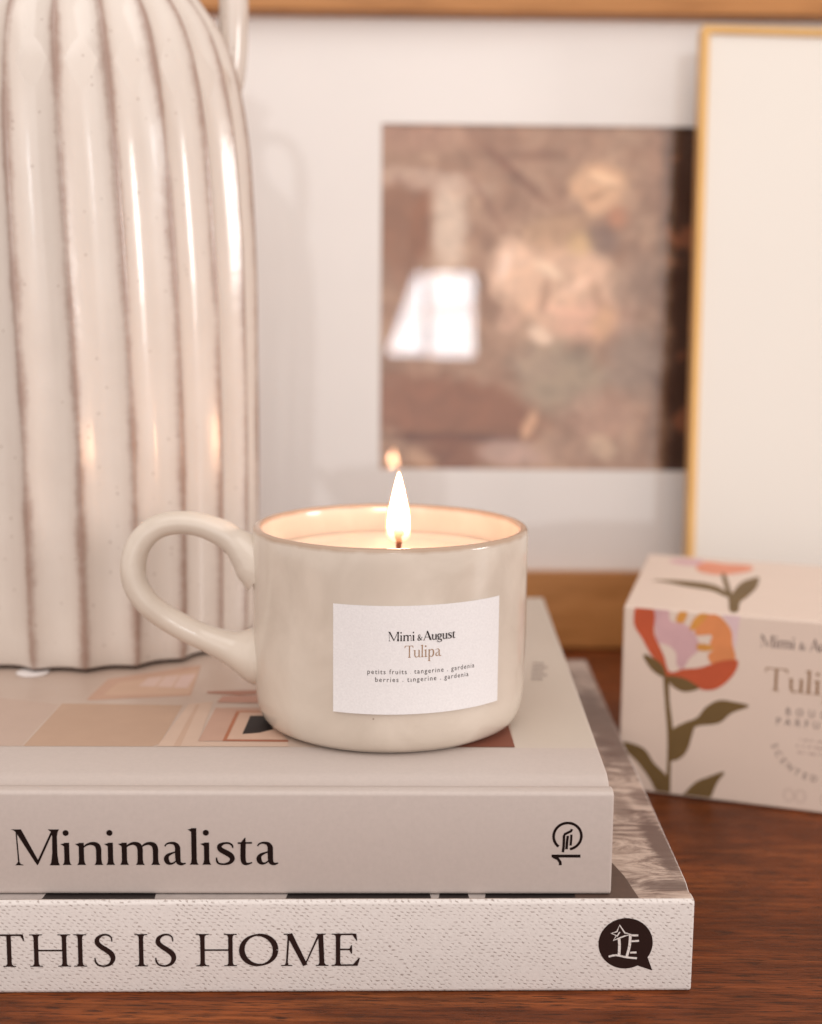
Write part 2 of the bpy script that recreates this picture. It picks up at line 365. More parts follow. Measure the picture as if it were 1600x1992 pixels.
def low_mat(i, no, a, b):
    if i >= no-1: return 0
    return 0 if max(a[0], b[0]) < .0013+1e-5 or a[1] < .001 else 1
case = book_case('cover', low, FL_, (-.295, 0), .272, LT, .0026, [CLOTH, FUR], low_mat, False)
page_block(low, FL_, -.290, -.004, .004, .267, .0028, LT-.0028)
V = []; F = []; mi = []
BLK = plain('black_print', (.012, .008, .008, 1), .35, .1, 90); BRP = plain('dark_brown_print', (.085, .050, .038, 1), .35, .35, 260); GRP = plain('grey_print', (.42, .37, .35, 1), .4, .25, 220)
def top_poly(pts, z, k):
    b = len(V); V.extend([(x, y, z) for x, y in pts]); F.append(tuple(range(b, b+len(pts)))); mi.append(k)
def yl(x): return LO.y + (x-LO.x)*math.tan(.0272) + .0016
top_poly([(-.206, yl(-.206)), (.0683, yl(.0683)), (.0655, .42), (-.206, .413)], LT+.00004, 2)
for a, b in ((-.1074, -.0744), (-.036, .0072), (.0094, .0185), (.0231, .0683)):
    top_poly([(a, yl(a)), (b, yl(b)), (b-.001, .4105), (a+.001, .4105)], LT+.00008, 0)
top_poly([(.050, yl(.05)), (.0688, yl(.0688)), (.0668, .419), (.0645, .4290), (.0622, .4300), (.0615, .455), (.05, .455)], LT+.00012, 1)
mesh('cover_photo_print', V, F, [BLK, BRP, GRP], low, mi)
# lettering on the lower spine
LN = Vector((LS.y, -LS.x, 0))
fnL = spine_map(LO, LS, LN)
U = .01015/135.0                                   # zoomed pixel -> metres
ax = lambda px: (px*U*.949 - .2046)            # px measured from the photo's left edge
xs0 = {'T': -32, 'H': 115, 'I': 300, 'S': 378}
its = []
for ch, px in (('T', -32), ('H', 115), ('I', 297), ('S', 375), ('I', 547), ('S', 625), ('H', 798), ('O', 975), ('M', 1152), ('E', 1356)):
    its.append((ch, ax(px), .0086, .01015, 's', 1.0, 1.14))
put('spine_lettering', build_glyphs(its), fnL, INKB, low)
# speech-bubble emblem
V = []; F = []
cx, cz, rr = .0651-.0853, .0154, .0081
circ = [(cx+rr*math.cos(a), cz+rr*.985*math.sin(a)) for a in [i*math.pi/30 for i in range(60)]]
b = len(V); V += [(x, y, 1) for x, y in circ]; F.append(tuple(range(b, b+60)))
b = len(V); V += [(x, y, 2) for x, y in ((cx+.0066, cz-.0041), (cx+.0083, cz-.0086), (cx+.0076, cz-.0084), (cx+.0034, cz-.0069), (cx+.002, cz-.003))]; F.append((0+b, 4+b, 3+b, 2+b, 1+b))
emb = put('publisher_emblem', (V, F), fnL, INKB, low)
V = []; F = []; k = rr/293.0; q = lambda x, y: (cx+(x-1057)*k, cz-(y-1530)*k)
star = [q(*a) for a in ((985, 1320), (1045, 1410), (1110, 1425), (1045, 1445), (985, 1470), (925, 1495), (955, 1440), (900, 1415), (960, 1395))]
ribbon(V, F, star, .00042, 6, True)
for i, (pts, w) in enumerate([([(985, 1480), (992, 1560), (990, 1670)], .0008), ([(1105, 1445), (1100, 1560), (1075, 1680)], .0008), ([(1090, 1437), (1190, 1440)], .0006), ([(1120, 1505), (1200, 1500)], .0006),
                              ([(1110, 1636), (1178, 1634)], .0006), ([(880, 1680), (960, 1665), (1080, 1690), (1185, 1700)], .0006), ([(990, 1400), (960, 1450)], .0004)]):
    ribbon(V, F, cr([q(*a) for a in pts], 4), w, 7+i)
put('emblem_drawing', (V, F), fnL, CLOTH, emb)

# ---- upper book
UY = math.atan2(.0038, .1808); US = Vector((math.cos(UY), math.sin(UY), 0)); UD = Vector((.0096, 1, 0)); UO = Vector((.0608, .405, LT+.0002)); UT = .0319
upb = empty('book.001', (-.07, .53, LT+.0002), 'pale greige hardcover on top of the stack, spine reading Minimalista, mug and vase on it', 'book')
FU = lambda a, b, z: tuple(UO + US*a + UD*b + Vector((0, 0, z)))
GREIGE = plain('greige_laminate', (.53, .46, .425, 1), .46, .07, 700, .35, .25)
COVG = plain('greige_cover', (.55, .485, .42, 1), .40, .03, 400, .4, .1)
def up_mat(i, no, a, b):
    if i >= no-1: return 0
    return 1 if min(a[0], b[0]) > .0400 and a[1] > .01 else 0
book_case('cover', upb, FU, (-.268, 0), .262, UT, .0028, [GREIGE, COVG], up_mat, True)
page_block(upb, FU, -.263, -.004, .004, .257, .003, UT-.003)
ZU = LT+.0002+UT
COVER = {'pale_left': [(-0.1485, 0.4956), (-0.1229, 0.4876), (-0.1241, 0.4409), (-0.1326, 0.4402)], 'tan': [(-0.1233, 0.4409), (-0.1222, 0.4887), (-0.0796, 0.488), (-0.0804, 0.4454), (-0.0824, 0.4419)], 'line': [(-0.1303, 0.4922), (-0.0777, 0.4939), (-0.0803, 0.4901), (-0.1286, 0.4879)], 'upper': [(-0.1147, 0.4934), (-0.1126, 0.5201), (-0.0808, 0.5416), (-0.0786, 0.4997), (-0.1133, 0.4927)], 'upper_in': [(-0.1101, 0.4991), (-0.1076, 0.5155), (-0.0807, 0.5338), (-0.0796, 0.5017)], 'pane1': [(-0.0995, 0.511), (-0.0978, 0.5219), (-0.0928, 0.5238), (-0.0934, 0.5105)], 'pane2': [(-0.0927, 0.5105), (-0.0919, 0.5241), (-0.087, 0.526), (-0.0871, 0.51)], 'pane3': [(-0.0864, 0.5098), (-0.0863, 0.526), (-0.0809, 0.5282), (-0.0814, 0.5093)], 'para': [(-0.0807, 0.442), (-0.0776, 0.4891), (-0.0695, 0.4927), (-0.0684, 0.448), (-0.0393, 0.4485), (-0.0388, 0.4432)], 'stripe': [(-0.0756, 0.4421), (-0.0751, 0.4892), (-0.0738, 0.4892), (-0.0733, 0.4422)], 'pink': [(-0.0684, 0.4485), (-0.0677, 0.4851), (-0.0522, 0.4856), (-0.0484, 0.4491)], 'fl': [(-0.0606, 0.4487), (-0.0594, 0.4488), (-0.0588, 0.4816), (-0.06, 0.4816)], 'fb': [(-0.0606, 0.4487), (-0.0393, 0.4486), (-0.0394, 0.4503), (-0.0605, 0.4504)], 'ft': [(-0.06, 0.4816), (-0.0509, 0.4815), (-0.0507, 0.4802), (-0.06, 0.4801)], 'fin': [(-0.0593, 0.4506), (-0.0584, 0.4797), (-0.0507, 0.48), (-0.0395, 0.4507)], 'black': [(-0.055, 0.456), (-0.0546, 0.4761), (-0.0497, 0.4763), (-0.0452, 0.4615), (-0.0496, 0.4575)], 'redline': [(-0.0735, 0.5049), (-0.0545, 0.5074), (-0.054, 0.5021), (-0.0612, 0.5005), (-0.0732, 0.5026)], 'pinkp': [(-0.0681, 0.4912), (-0.0672, 0.4994), (-0.0538, 0.5005), (-0.0528, 0.491)], 'brown': [(0.0007, 0.4442), (0.0343, 0.4452), (0.0334, 0.477), (0.0007, 0.476)]}
def photo_base():
    m, N, L, p = newmat('interior_photo_print'); v = coords(N, L)
    f = noise(N, L, v, 22, 4, .5); L.new(ramp(N, L, f, [(.3, (.46, .34, .275, 1)), (.55, (.50, .39, .325, 1)), (.8, (.55, .445, .38, 1))]), p.inputs['Base Color']); p.inputs['Roughness'].default_value = .38; return m
CM = {'base': photo_base()}
for n_, c in dict(pale_left=(195, 172, 158), tan=(190, 160, 139), line=(212, 186, 168), upper=(196, 160, 140), upper_in=(203, 170, 148), pane1=(212, 184, 172), pane2=(212, 184, 172), pane3=(212, 184, 174),
                  para=(208, 182, 164), stripe=(200, 170, 150), pink=(196, 160, 142), fl=(176, 112, 82), fb=(168, 105, 80), ft=(190, 130, 100), fin=(208, 176, 156), black=(34, 26, 26), redline=(172, 125, 108), pinkp=(192, 148, 132), brown=(130, 78, 62)).items():
    CM[n_] = plain('print_'+n_, srgb(*c, k=.92), .5, .05, 120, .12)
mats = list(CM.values()); keys = list(CM.keys()); V = []; F = []; mi = []
def uf(x, y, z): V.append((x, y, z))
yb = lambda x: .4452+(x-.0344)*math.tan(UY)
b = 0; V += [(-.205, yb(-.205), ZU+.00004), (.0344, yb(.0344), ZU+.00004), (.0362, .664, ZU+.00004), (-.205, .660, ZU+.00004)]; F.append((0, 1, 2, 3)); mi.append(0)
for i, n_ in enumerate(['pale_left', 'tan', 'line', 'upper', 'upper_in', 'pane1', 'pane2', 'pane3', 'para', 'stripe', 'pink', 'fl', 'fb', 'ft', 'fin', 'black', 'redline', 'pinkp', 'brown']):
    if n_ in ('line',): continue
    pts = COVER[n_]; b = len(V); V += [(x, max(y, yb(x)+.0002), ZU+.00006+.000006*i) for x, y in pts]; F.append(tuple(range(b, b+len(pts)))); mi.append(keys.index(n_))
mesh('cover_photo_print', V, F, mats, upb, mi)
V = []; F = []
for r_ in range(5):      # small grey print at the cover's edge
    y = .5244+.0055*r_
    x0_ = .0462+.0006*r_
    for c_ in range(4 if r_ % 2 else 3):
        b = len(V); V += [(x0_+.0015*c_, y, 0), (x0_+.0015*c_+.0011, y, 0), (x0_+.0015*c_+.0011, y+.0030, 0), (x0_+.0015*c_, y+.0030, 0)]; F.append((b, b+1, b+2, b+3))
mesh('cover_small_print', [(x, y, ZU+.00005) for x, y, z in V], F, plain('grey_ink', (.26, .21, .19, 1), .5), upb)
UN = Vector((US.y, -US.x, 0)); Uo = UO.copy(); fnU = spine_map(Uo, US, UN)
zb = .0383-Uo.z; k = .0110/203; A0 = -.1163-.0608
its = []
for ch, px in (('M', 70), ('i', 345-3), ('n', 425-2), ('i', 590-6), ('m', 665-4), ('a', 905), ('l', 1048), ('i', 1118), ('s', 1195), ('t', 1308), ('a', 1420)):
    its.append((ch, A0+(px-70)*k*.975, zb+(px-70)*k*.004, .0110, 'f', 1.0, 1.07))
put('spine_lettering', build_glyphs(its), fnU, INK, upb)
V = []; F = []; cx, cz = .0473-.0608, .0475-Uo.z; k = .00445/170.0; q = lambda x, y: (cx+(x-392)*k, cz-(y-300)*k)
arc = [q(392+157*math.cos(a), 300+157*math.sin(a)) for a in [R(78)-R(t*7.2) for t in range(44)]]
ribbon(V, F, arc, .00080, 1)
for i, (pts, w) in enumerate([([(345, 490), (352, 420), (352, 300), (362, 275), (430, 240), (440, 215)], .00062), ([(385, 455), (388, 380), (395, 295)], .00062), ([(430, 410), (434, 350), (436, 280)], .00056),
                              ([(218, 536), (545, 536)], .00076), ([(240, 545), (290, 570), (318, 610), (320, 645)], .00070)]):
    ribbon(V, F, [q(*a) for a in pts], w*1.22, 3+i)
F = F; put('publisher_emblem', (V, F), fnU, INK, upb)

# ================================================================== CANDLE MUG
CX, CY, ZB = -.0069, .478, ZU+.0001
HC = .128-ZB
def glaze(name, base, dark, rimz=None):
    m, N, L, p = newmat(name); t = N.new('ShaderNodeTexCoord'); v = t.outputs['Object']
    cloud = noise(N, L, v, 38, 4, .55, .6)
    cloud = ramp(N, L, cloud, [(.36, (0, 0, 0, 1)), (.64, (1, 1, 1, 1))])
    vs_ = coords(N, L, (1, 1, .22)); streak = ramp(N, L, noise(N, L, vs_, 75, 4, .6, .5), [(.35, (0, 0, 0, 1)), (.68, (1, 1, 1, 1))])
    c = mix(N, L, cloud, tuple(x*k_ for x, k_ in zip(base[:3], (.93, .915, .90)))+(1,), tuple(min(1, x*1.06) for x in base[:3])+(1,))
    c = mix(N, L, math_(N, L, 'MULTIPLY', streak, .18), c, (.66, .56, .47, 1))
    vn = N.new('ShaderNodeTexVoronoi'); L.new(v, vn.inputs['Vector']); vn.inputs['Scale'].default_value = 230
    sp = ramp(N, L, vn.outputs['Distance'], [(.045, (1, 1, 1, 1)), (.08, (0, 0, 0, 1))])
    vn2 = N.new('ShaderNodeSeparateColor'); L.new(vn.outputs['Color'], vn2.inputs[0])
    spk = math_(N, L, 'MULTIPLY', sp, math_(N, L, 'GREATER_THAN', vn2.outputs[0], .955))
    c = mix(N, L, math_(N, L, 'MULTIPLY', spk, .7), c, dark)
    if rimz is not None:
        s = N.new('ShaderNodeSeparateXYZ'); L.new(v, s.inputs[0])
        zz = math_(N, L, 'ADD', s.outputs[2], math_(N, L, 'MULTIPLY', math_(N, L, 'SUBTRACT', noise(N, L, v, 130, 3, .6), .5), .0012))
        mr = N.new('ShaderNodeMapRange'); L.new(zz, mr.inputs[0]); mr.inputs[1].default_value = rimz-.0019; mr.inputs[2].default_value = rimz-.0007; mr.inputs[4].default_value = .8
        c = mix(N, L, mr.outputs[0], c, (.36, .235, .155, 1))
    L.new(c, p.inputs['Base Color'])
    p.inputs['Roughness'].default_value = .15; p.inputs['Specular IOR Level'].default_value = .55
    bump(N, L, noise(N, L, v, 70, 3, .5), .25, .0006, p)
    return m
mug_root = empty('scented_candle', (CX, CY, ZB), 'lit candle in a small cream glazed mug with looped handle and white paper label', 'candle')
GLH = glaze('cream_glaze_handle', (.625, .55, .475), (.16, .09, .05, 1))
GL = glaze('cream_glaze', (.625, .55, .475), (.16, .09, .05, 1), HC)
def rad(a, z):  # slight hand-thrown wobble
    return 1+.004*math.sin(2*a+.6)+.0025*math.sin(3*a+2)
RR = .0463
prof = [(0, .0012), (.036, .0012), (.038, 0.0), (.0400, .0002), (.0412, .0008)]
for i in range(9):
    t = i/8*math.pi/2; prof.append((.0412+.0045*math.sin(t), .0010+.0125*(1-math.cos(t))))
prof += [(.0459, .0160), (.0462, .023), (.0463, .030), (.0463, .045), (.0463, .058), (.04625, HC-.0016)]
for i in range(1, 8):
    t = i/7*math.pi; prof.append((.04625-.0015+.0015*math.cos(t), HC-.0016+.0016*math.sin(t)))
prof += [(.0430, HC-.004), (.0427, .045), (.0425, .02), (.040, .008), (.036, .006), (0, .006)]
def lathe(name, prof, mat, parent, seg=160, cx=CX, cy=CY, z0=ZB, wob=True):
    V = []; F = []; n = len(prof)
    for j in range(seg):
        a = 2*math.pi*j/seg
        for r_, z in prof:
            k = rad(a, z) if wob else 1
            V.append((cx+r_*k*math.cos(a), cy+r_*k*math.sin(a), z0+z))
    for j in range(seg):
        j2 = (j+1) % seg
        for i in range(n-1):
            F.append((j*n+i, j2*n+i, j2*n+i+1, j*n+i+1))
    o = mesh(name, V, F, mat, parent, smooth=True)
    bm = bmesh.new(); bm.from_mesh(o.data); bmesh.ops.remove_doubles(bm, verts=bm.verts, dist=1e-6); bmesh.ops.recalc_face_normals(bm, faces=bm.faces); bm.to_mesh(o.data); bm.free()
    return o
lathe('mug_body', prof, GL, mug_root)
def tube(name, pts, mat, parent, seg=28, n=8, flat=1.0, cap=True):
    P = cr(pts, n); V = []; F = []; side = Vector((0, 1, 0))
    for i, p in enumerate(P):
        a = Vector(P[max(i-1, 0)][:3]); c = Vector(P[min(i+1, len(P)-1)][:3]); t = (c-a).normalized()
        nn = side.cross(t).normalized(); bb = t.cross(nn).normalized()
        for s in range(seg):
            an = 2*math.pi*s/seg
            V.append(tuple(Vector(p[:3]) + nn*(p[3]*math.cos(an)) + bb*(p[3]*flat*math.sin(an))))
    for i in range(len(P)-1):
        for s in range(seg):
            s2 = (s+1) % seg; F.append((i*seg+s, i*seg+s2, (i+1)*seg+s2, (i+1)*seg+s))
    if cap: F.append(tuple(reversed(range(seg)))); F.append(tuple((len(P)-1)*seg+s for s in range(seg)))
    o = mesh(name, V, F, mat, parent, smooth=True); return fixn(o)
HY = .4755
hp = [(x_, y_, z_, r__*(.93 if x_ < -.058 else 1)) for x_, y_, z_, r__ in [(-.0490, HY, .1135, .0100), (-.0520, HY, .1157, .0088), (-.0548, HY, .1182, .0070), (-.0588, HY, .1216, .0054), (-.0638, HY, .1250, .0048), (-.0715, HY, .1277, .0043), (-.0793, HY, .1281, .0042), (-.0862, HY, .1260, .0043),
      (-.0912, HY, .1210, .0045), (-.0934, HY-.0005, .1142, .0046), (-.0927, HY-.001, .1073, .0046), (-.0890, HY-.001, .1010, .0045), (-.0833, HY, .0960, .0046), (-.0764, HY, .0919, .0047), (-.0690, HY, .0885, .0049), (-.0605, HY, .0852, .0064), (-.0530, HY, .0833, .0098), (-.0505, HY, .0830, .0104)]]
tube('handle', hp, GLH, mug_root, 32, 8, 1.12)
# paper label wrapped on the mug
def wrap(x, y, l, R0=.04650):
    """x along the wall from the label centre, y height above table, l layer"""
    a = R(14.2) + x/.0463; r_ = R0 + l*4e-6
    wa = -math.pi/2 + a; r_ *= rad(wa, 0)
    return (CX+r_*math.cos(wa), CY+r_*math.sin(wa), y)
def paper():
    m, N, L, p = newmat('label_paper'); v = coords(N, L); f = noise(N, L, v, 1500, 3, .7)
    L.new(mix(N, L, f, (.68, .66, .67, 1), (.88, .86, .865, 1)), p.inputs['Base Color']); p.inputs['Roughness'].default_value = .55
    bump(N, L, f, .4, .0001, p); return m
V = []; F = []; na, nz = 60, 4; hw = .0288
for i in range(na+1):
    for j in range(nz+1): V.append(wrap(-hw+2*hw*i/na, .0758+.0346*j/nz, 0))
for i in range(na):
    for j in range(nz): F.append((i*(nz+1)+j, (i+1)*(nz+1)+j, (i+1)*(nz+1)+j+1, i*(nz+1)+j+1))
lab = mesh('paper_label', V, F, paper(), mug_root, smooth=True)
fw_ = lambda x, y, l: wrap(x, y, l+10)
Z1, c1 = .0993, .00295
def row(chars, x, y, size, style='f', xs=1.0, wt=1.0, adv=None):
    A = {'M': 1.33, 'i': .34, 'm': 1.16, '&': .86, 'A': .92, 'u': .67, 'g': .60, 's': .52, 't': .46, 'T': .90, 'l': .33, 'p': .68, 'a': .62, ' ': .28, 'n': .74}
    its = []
    for ch in chars:
        if ch != ' ': its.append((ch, x, y, size, style, xs, wt))
        x += A[ch]*size*xs + (adv or 0)
    return its, x
w0 = row('Mimi&August', 0, 0, c1)[1]
sc = .0218/w0
its, _ = row('Mimi', -.01145, Z1, c1, 'f', sc, 1.1); _x = _
its2, _ = row('&', _x+.0006, Z1+.0001, c1*.78, 'f', sc, 1.0); its3, _ = row('August', _+.0002, Z1, c1, 'f', sc, 1.1)
nm = put('brand_lettering', build_glyphs(its+its2+its3), fw_, INK, lab)
V = []; F = []; ribbon(V, F, [(_x+.0006, Z1-.0009), (_x+.0028, Z1-.0009)], .00022, 1)
w0 = row('Tulipa', 0, 0, .0038, 's')[1]
its, _ = row('Tulipa', -.0063, .0940, .0038, 's', .0122/w0*1.0, .85)
put('scent_name_lettering', merge(build_glyphs(its)), fw_, plain('bronze_ink', (.33, .185, .095, 1), .4, .15, 300), lab)
def fit(text, size, width, xc, y):
    V, F = sans(text, size, 0, 0, 1.0); a = min(v[0] for v in V); b = max(v[0] for v in V); n = len(text)
    # letterspace until it fits
    sp = 1.0+ (width-(b-a))/(b-a)*1.0
    V, F = sans(text, size, 0, 0, 1.0 + max(0, (width-(b-a))/((n-1)*size*.33)) ); a = min(v[0] for v in V); b = max(v[0] for v in V)
    k = width/(b-a); return [((v[0]-a)*k + xc-width/2, v[1]+y, v[2]) for v in V], F
t1 = fit('petits fruits . tangerine . gardenia', .0022, .0357, .0001, .0888); t2 = fit('berries . tangerine . gardenia', .0022, .0310, .0002, .0863)
put('ingredients_lettering', merge(t1, t2), fw_, INKB, lab)
# wax, wick, flame
def waxm():
    m, N, L, p = newmat('wax'); v = coords(N, L); L.new(mix(N, L, noise(N, L, v, 40, 3), (.72, .575, .46, 1), (.78, .64, .52, 1)), p.inputs['Base Color'])
    p.inputs['Roughness'].default_value = .12; p.inputs['Subsurface Weight'].default_value = .35; p.inputs['Subsurface Radius'].default_value = (.012, .006, .003); p.inputs['Subsurface Scale'].default_value = .5
    return m
zw = .1177-ZB
lathe('wax', [(0, zw-.0004), (.010, zw-.0003), (.030, zw), (.0415, zw+.0001), (.0424, zw+.0006), (.0424, zw-.02), (0, zw-.02)], waxm(), mug_root, 96)
FX, FY = -.0043, .478
wk = tube('wick', [(FX, FY, .114, .0009), (FX, FY, .1195, .0009), (FX+.0002, FY, .1220, .0010), (FX-.0001, FY, .1238, .0012), (FX+.0002, FY, .1250, .0017), (FX-.0002, FY, .1259, .0015), (FX, FY, .1265, .0006)], plain('charred_wick', (.16, .055, .025, 1), .8, .5, 900), mug_root, 14, 5)
for v_ in wk.data.vertices:
    k = 1+.0; v_.co += Vector((random.uniform(-1, 1), random.uniform(-1, 1), random.uniform(-1, 1)))*.00012
def flame_mat(name, col, stops):
    m, N, L, p = newmat(name); N.remove(p); out = N['Material Output']
    t = N.new('ShaderNodeTexCoord'); s = N.new('ShaderNodeSeparateXYZ'); L.new(t.outputs['Object'], s.inputs[0])
    mr = N.new('ShaderNodeMapRange'); L.new(s.outputs[2], mr.inputs[0]); mr.inputs[1].default_value = .1215-ZB; mr.inputs[2].default_value = .1456-ZB
    st = ramp(N, L, mr.outputs[0], [(a, (b, b, b, 1)) for a, b in stops])
    em = N.new('ShaderNodeEmission'); em.inputs[0].default_value = col; L.new(math_(N, L, 'MULTIPLY', st, 30.0), em.inputs[1])
    tr = N.new('ShaderNodeBsdfTransparent'); ad = N.new('ShaderNodeAddShader'); L.new(em.outputs[0], ad.inputs[0]); L.new(tr.outputs[0], ad.inputs[1]); L.new(ad.outputs[0], out.inputs[0])
    return m
fp = [(0, .1220), (.0022, .1224), (.0036, .1236), (.0042, .1256), (.0042, .1280), (.0038, .1312), (.0031, .1345), (.0023, .1380), (.0015, .1412), (.0008, .1438), (.0003, .1452), (0, .1457)]
fp = cr(fp, 3); fp = [(max(0, r_), z) for r_, z in fp]
def flame(name, k, mat, parent, dz):
    return lathe(name, [(r_*k*.92, z-ZB+dz*(z-.13)) for r_, z in fp], mat, parent, 40, FX, FY, ZB, False)
fl = flame('flame', 1, flame_mat('flame_core', (1, .50, .27, 1), [(0, .004), (.08, .012), (.16, .035), (.25, .10), (.36, .45), (.50, 1), (.85, .9), (1, .4)]), mug_root, 0)
flame('flame_edge', 1.16, flame_mat('flame_fringe', (1, .38, .10, 1), [(0, .001), (.12, .009), (.4, .014), (1, .016)]), fl, .05)

# ================================================================== VASE
VX, VY, VZ = -.134, .5940, ZU+.0001
def vase_glaze():
    m, N, L, p = newmat('vase_glaze'); t = N.new('ShaderNodeTexCoord'); v = t.outputs['Object']
    at = N.new('ShaderNodeAttribute'); at.attribute_name = 'ridge'
    n1 = noise(N, L, v, 260, 4, .7); n2 = noise(N, L, v, 30, 3, .5)
    r_ = math_(N, L, 'ADD', at.outputs['Fac'], math_(N, L, 'MULTIPLY', math_(N, L, 'SUBTRACT', n1, .5), .20))
    r_ = math_(N, L, 'ADD', r_, math_(N, L, 'MULTIPLY', math_(N, L, 'SUBTRACT', n2, .5), .45))
    k = ramp(N, L, r_, [(.50, (0, 0, 0, 1)), (.75, (.12, .12, .12, 1)), (.90, (.55, .55, .55, 1)), (1.0, (.80, .80, .80, 1))])
    base = mix(N, L, n2, (.60, .525, .465, 1), (.73, .655, .595, 1))
    c = mix(N, L, k, base, (.24, .125, .085, 1))
    c = mix(N, L, math_(N, L, 'GREATER_THAN', at.outputs['Fac'], 1.3), c, (.05, .028, .02, 1))
    vn = N.new('ShaderNodeTexVoronoi'); L.new(v, vn.inputs['Vector']); vn.inputs['Scale'].default_value = 330
    sc_ = N.new('ShaderNodeSeparateColor'); L.new(vn.outputs['Color'], sc_.inputs[0])
    sp = math_(N, L, 'MULTIPLY', ramp(N, L, vn.outputs['Distance'], [(.10, (1, 1, 1, 1)), (.22, (0, 0, 0, 1))]), math_(N, L, 'GREATER_THAN', sc_.outputs[0], .86))
    c = mix(N, L, math_(N, L, 'MULTIPLY', sp, .45), c, (.24, .14, .10, 1))
    L.new(c, p.inputs['Base Color']); p.inputs['Roughness'].default_value = .20; p.inputs['Specular IOR Level'].default_value = .8
    bump(N, L, noise(N, L, v, 55, 4, .6), .30, .0008, p)
    return m
VG = vase_glaze()
vase = empty('fluted_vase', (VX, VY, VZ), 'tall cream stoneware vase with vertical fluting and brown ridges, behind the mug', 'vase')
NF = 22; PH = -.26
pr = [(0.0, .0006), (.055, .0004), (.0655, 0), (.0667, .0003), (.0672, .0012), (.0684, .0024), (.0694, .008), (.0697, .02), (.0702, .06), (.0703, .11), (.0702, .15), (.0689, .185), (.0677, .202), (.0656, .2165), (.0624, .231), (.0578, .2425), (.0525, .2505), (.0470, .258), (.040, .265), (.034, .273), (.0305, .283), (.0295, .30), (.031, .318), (.034, .325)]
prs = [pr[0], pr[1]] + cr(pr[2:], 4)
inner = [(.031, .3255), (.028, .318), (.0265, .30), (.0275, .283), (.032, .270), (.05, .25), (.062, .225), (.063, .10), (.062, .02), (0, .012)]
V = []; F = []; RA = []
NS = NF*22
full = prs + inner; n = len(full); no = len(prs)
for j in range(NS):
    a0_ = 2*math.pi*j/NS; t = ((a0_-PH)/(2*math.pi/NF)) % 1.0
    for i, (r_, z) in enumerate(full):
        a = a0_ - .055*(max(0, z-.085)/.105)**1.2
        dep = 0.0040*min(1, r_/.069) if i < no and i > 1 else 0
        if z > .285: dep *= max(0, 1-(z-.285)/.02)
        cc = math.sin(math.pi*t)
        V.append((VX+(r_-dep*cc)*math.cos(a), VY+(r_-dep*cc)*math.sin(a), VZ+z))
        RA.append(1.6 if z < .0016 else ((1-min(t, 1-t)*2) if dep > 0 else .2))
for j in range(NS):
    j2 = (j+1) % NS
    for i in range(n-1): F.append((j*n+i, j2*n+i, j2*n+i+1, j*n+i+1))
vb = mesh('vase_body', V, F, VG, vase, smooth=True)
at = vb.data.attributes.new('ridge', 'FLOAT', 'POINT'); at.data.foreach_set('value', RA)
bm = bmesh.new(); bm.from_mesh(vb.data); bmesh.ops.recalc_face_normals(bm, faces=bm.faces); bm.to_mesh(vb.data); bm.free()
tube('vase_handle', [(-.0830, .6120, .2720, .0050), (-.0765, .6120, .2880, .0058), (-.0745, .612, .3080, .0060), (-.0750, .612, .3300, .0058), (-.0790, .602, .3500, .0046), (-.0900, .600, .3620, .0044), (-.1010, .5985, .3640, .0042), (-.1065, .598, .360, .0045)], VG, vase, 20, 6, 1.6)
pad = mesh('foot_pad', [(VX+.0, 0, 0)], [], VG, vase); bpy.data.objects.remove(pad)
lathe('foot_pad', [(0, 0), (.0058, 0), (.0062, .0003), (.0060, .00045), (0, .0005)], plain('white_felt', (.74, .68, .66, 1), .8), vase, 24, -.1425, .5272, ZU+.0001, False)

# ================================================================== BIG PICTURE FRAME
def plane(x, y, z, yaw, lean, roll=0):
    s = Vector((math.cos(yaw), math.sin(yaw), 0)); back = Vector((-math.sin(yaw), math.cos(yaw), 0))
    t = back*math.sin(lean)+Vector((0, 0, 1))*math.cos(lean)
    s2 = s*math.cos(roll) - t*math.sin(roll); t2 = t*math.cos(roll) + s*math.sin(roll)
    nn = s2.cross(t2); O = Vector((x, y, z))
    return lambda a, b, c: tuple(O + s2*a + t2*b + nn*c)       # c = towards the viewer
def slab(V, F, fn, a0, a1, b0, b1, c0, c1):
    b = len(V); V += [fn(x, y, z) for z in (c0, c1) for x, y in ((a0, b0), (a1, b0), (a1, b1), (a0, b1))]
    F += [tuple(b+i for i in f) for f in ((0, 3, 2, 1), (4, 5, 6, 7), (0, 1, 5, 4), (1, 2, 6, 5), (2, 3, 7, 6), (3, 0, 4, 7))]
def frame_mesh(name, fn, a0, a1, b0, b1, w, c0, c1, mat, parent, wb=None):
    """mitred frame with sloping inner lip"""
    wb = wb or w
    o_ = [(a0, b0), (a1, b0), (a1, b1), (a0, b1)]; i_ = [(a0+w, b0+wb), (a1-w, b0+wb), (a1-w, b1-w), (a0+w, b1-w)]
    V = [fn(x, y, c0) for x, y in o_] + [fn(x, y, c1) for x, y in o_] + [fn(x, y, c1) for x, y in i_] + [fn(x, y, c0) for x, y in i_]
    F = []
    for i in range(4):
        j = (i+1) % 4
        for q_ in range(4):
            r_ = (q_+1) % 4; F.append((q_*4+i, q_*4+j, r_*4+j, r_*4+i))
    return bevel(fixn(mesh(name, V, F, mat, parent)), .0012, 3)
def framewood(name, c1, c2, rough=.45):
    m, N, L, p = newmat(name); v = coords(N, L, (1, 1, 9)); f = noise(N, L, v, 16, 5, .6, .8)
    L.new(ramp(N, L, f, [(.3, c1), (.7, c2)]), p.inputs['Base Color']); p.inputs['Roughness'].default_value = rough; return m
FB = plane(0, .806, 0, .0163, R(6.1))
big = empty('picture_frame', FB(.09, 0, 0), 'large honey wood picture frame with wide white mat and flower painting under glass', 'picture frame')
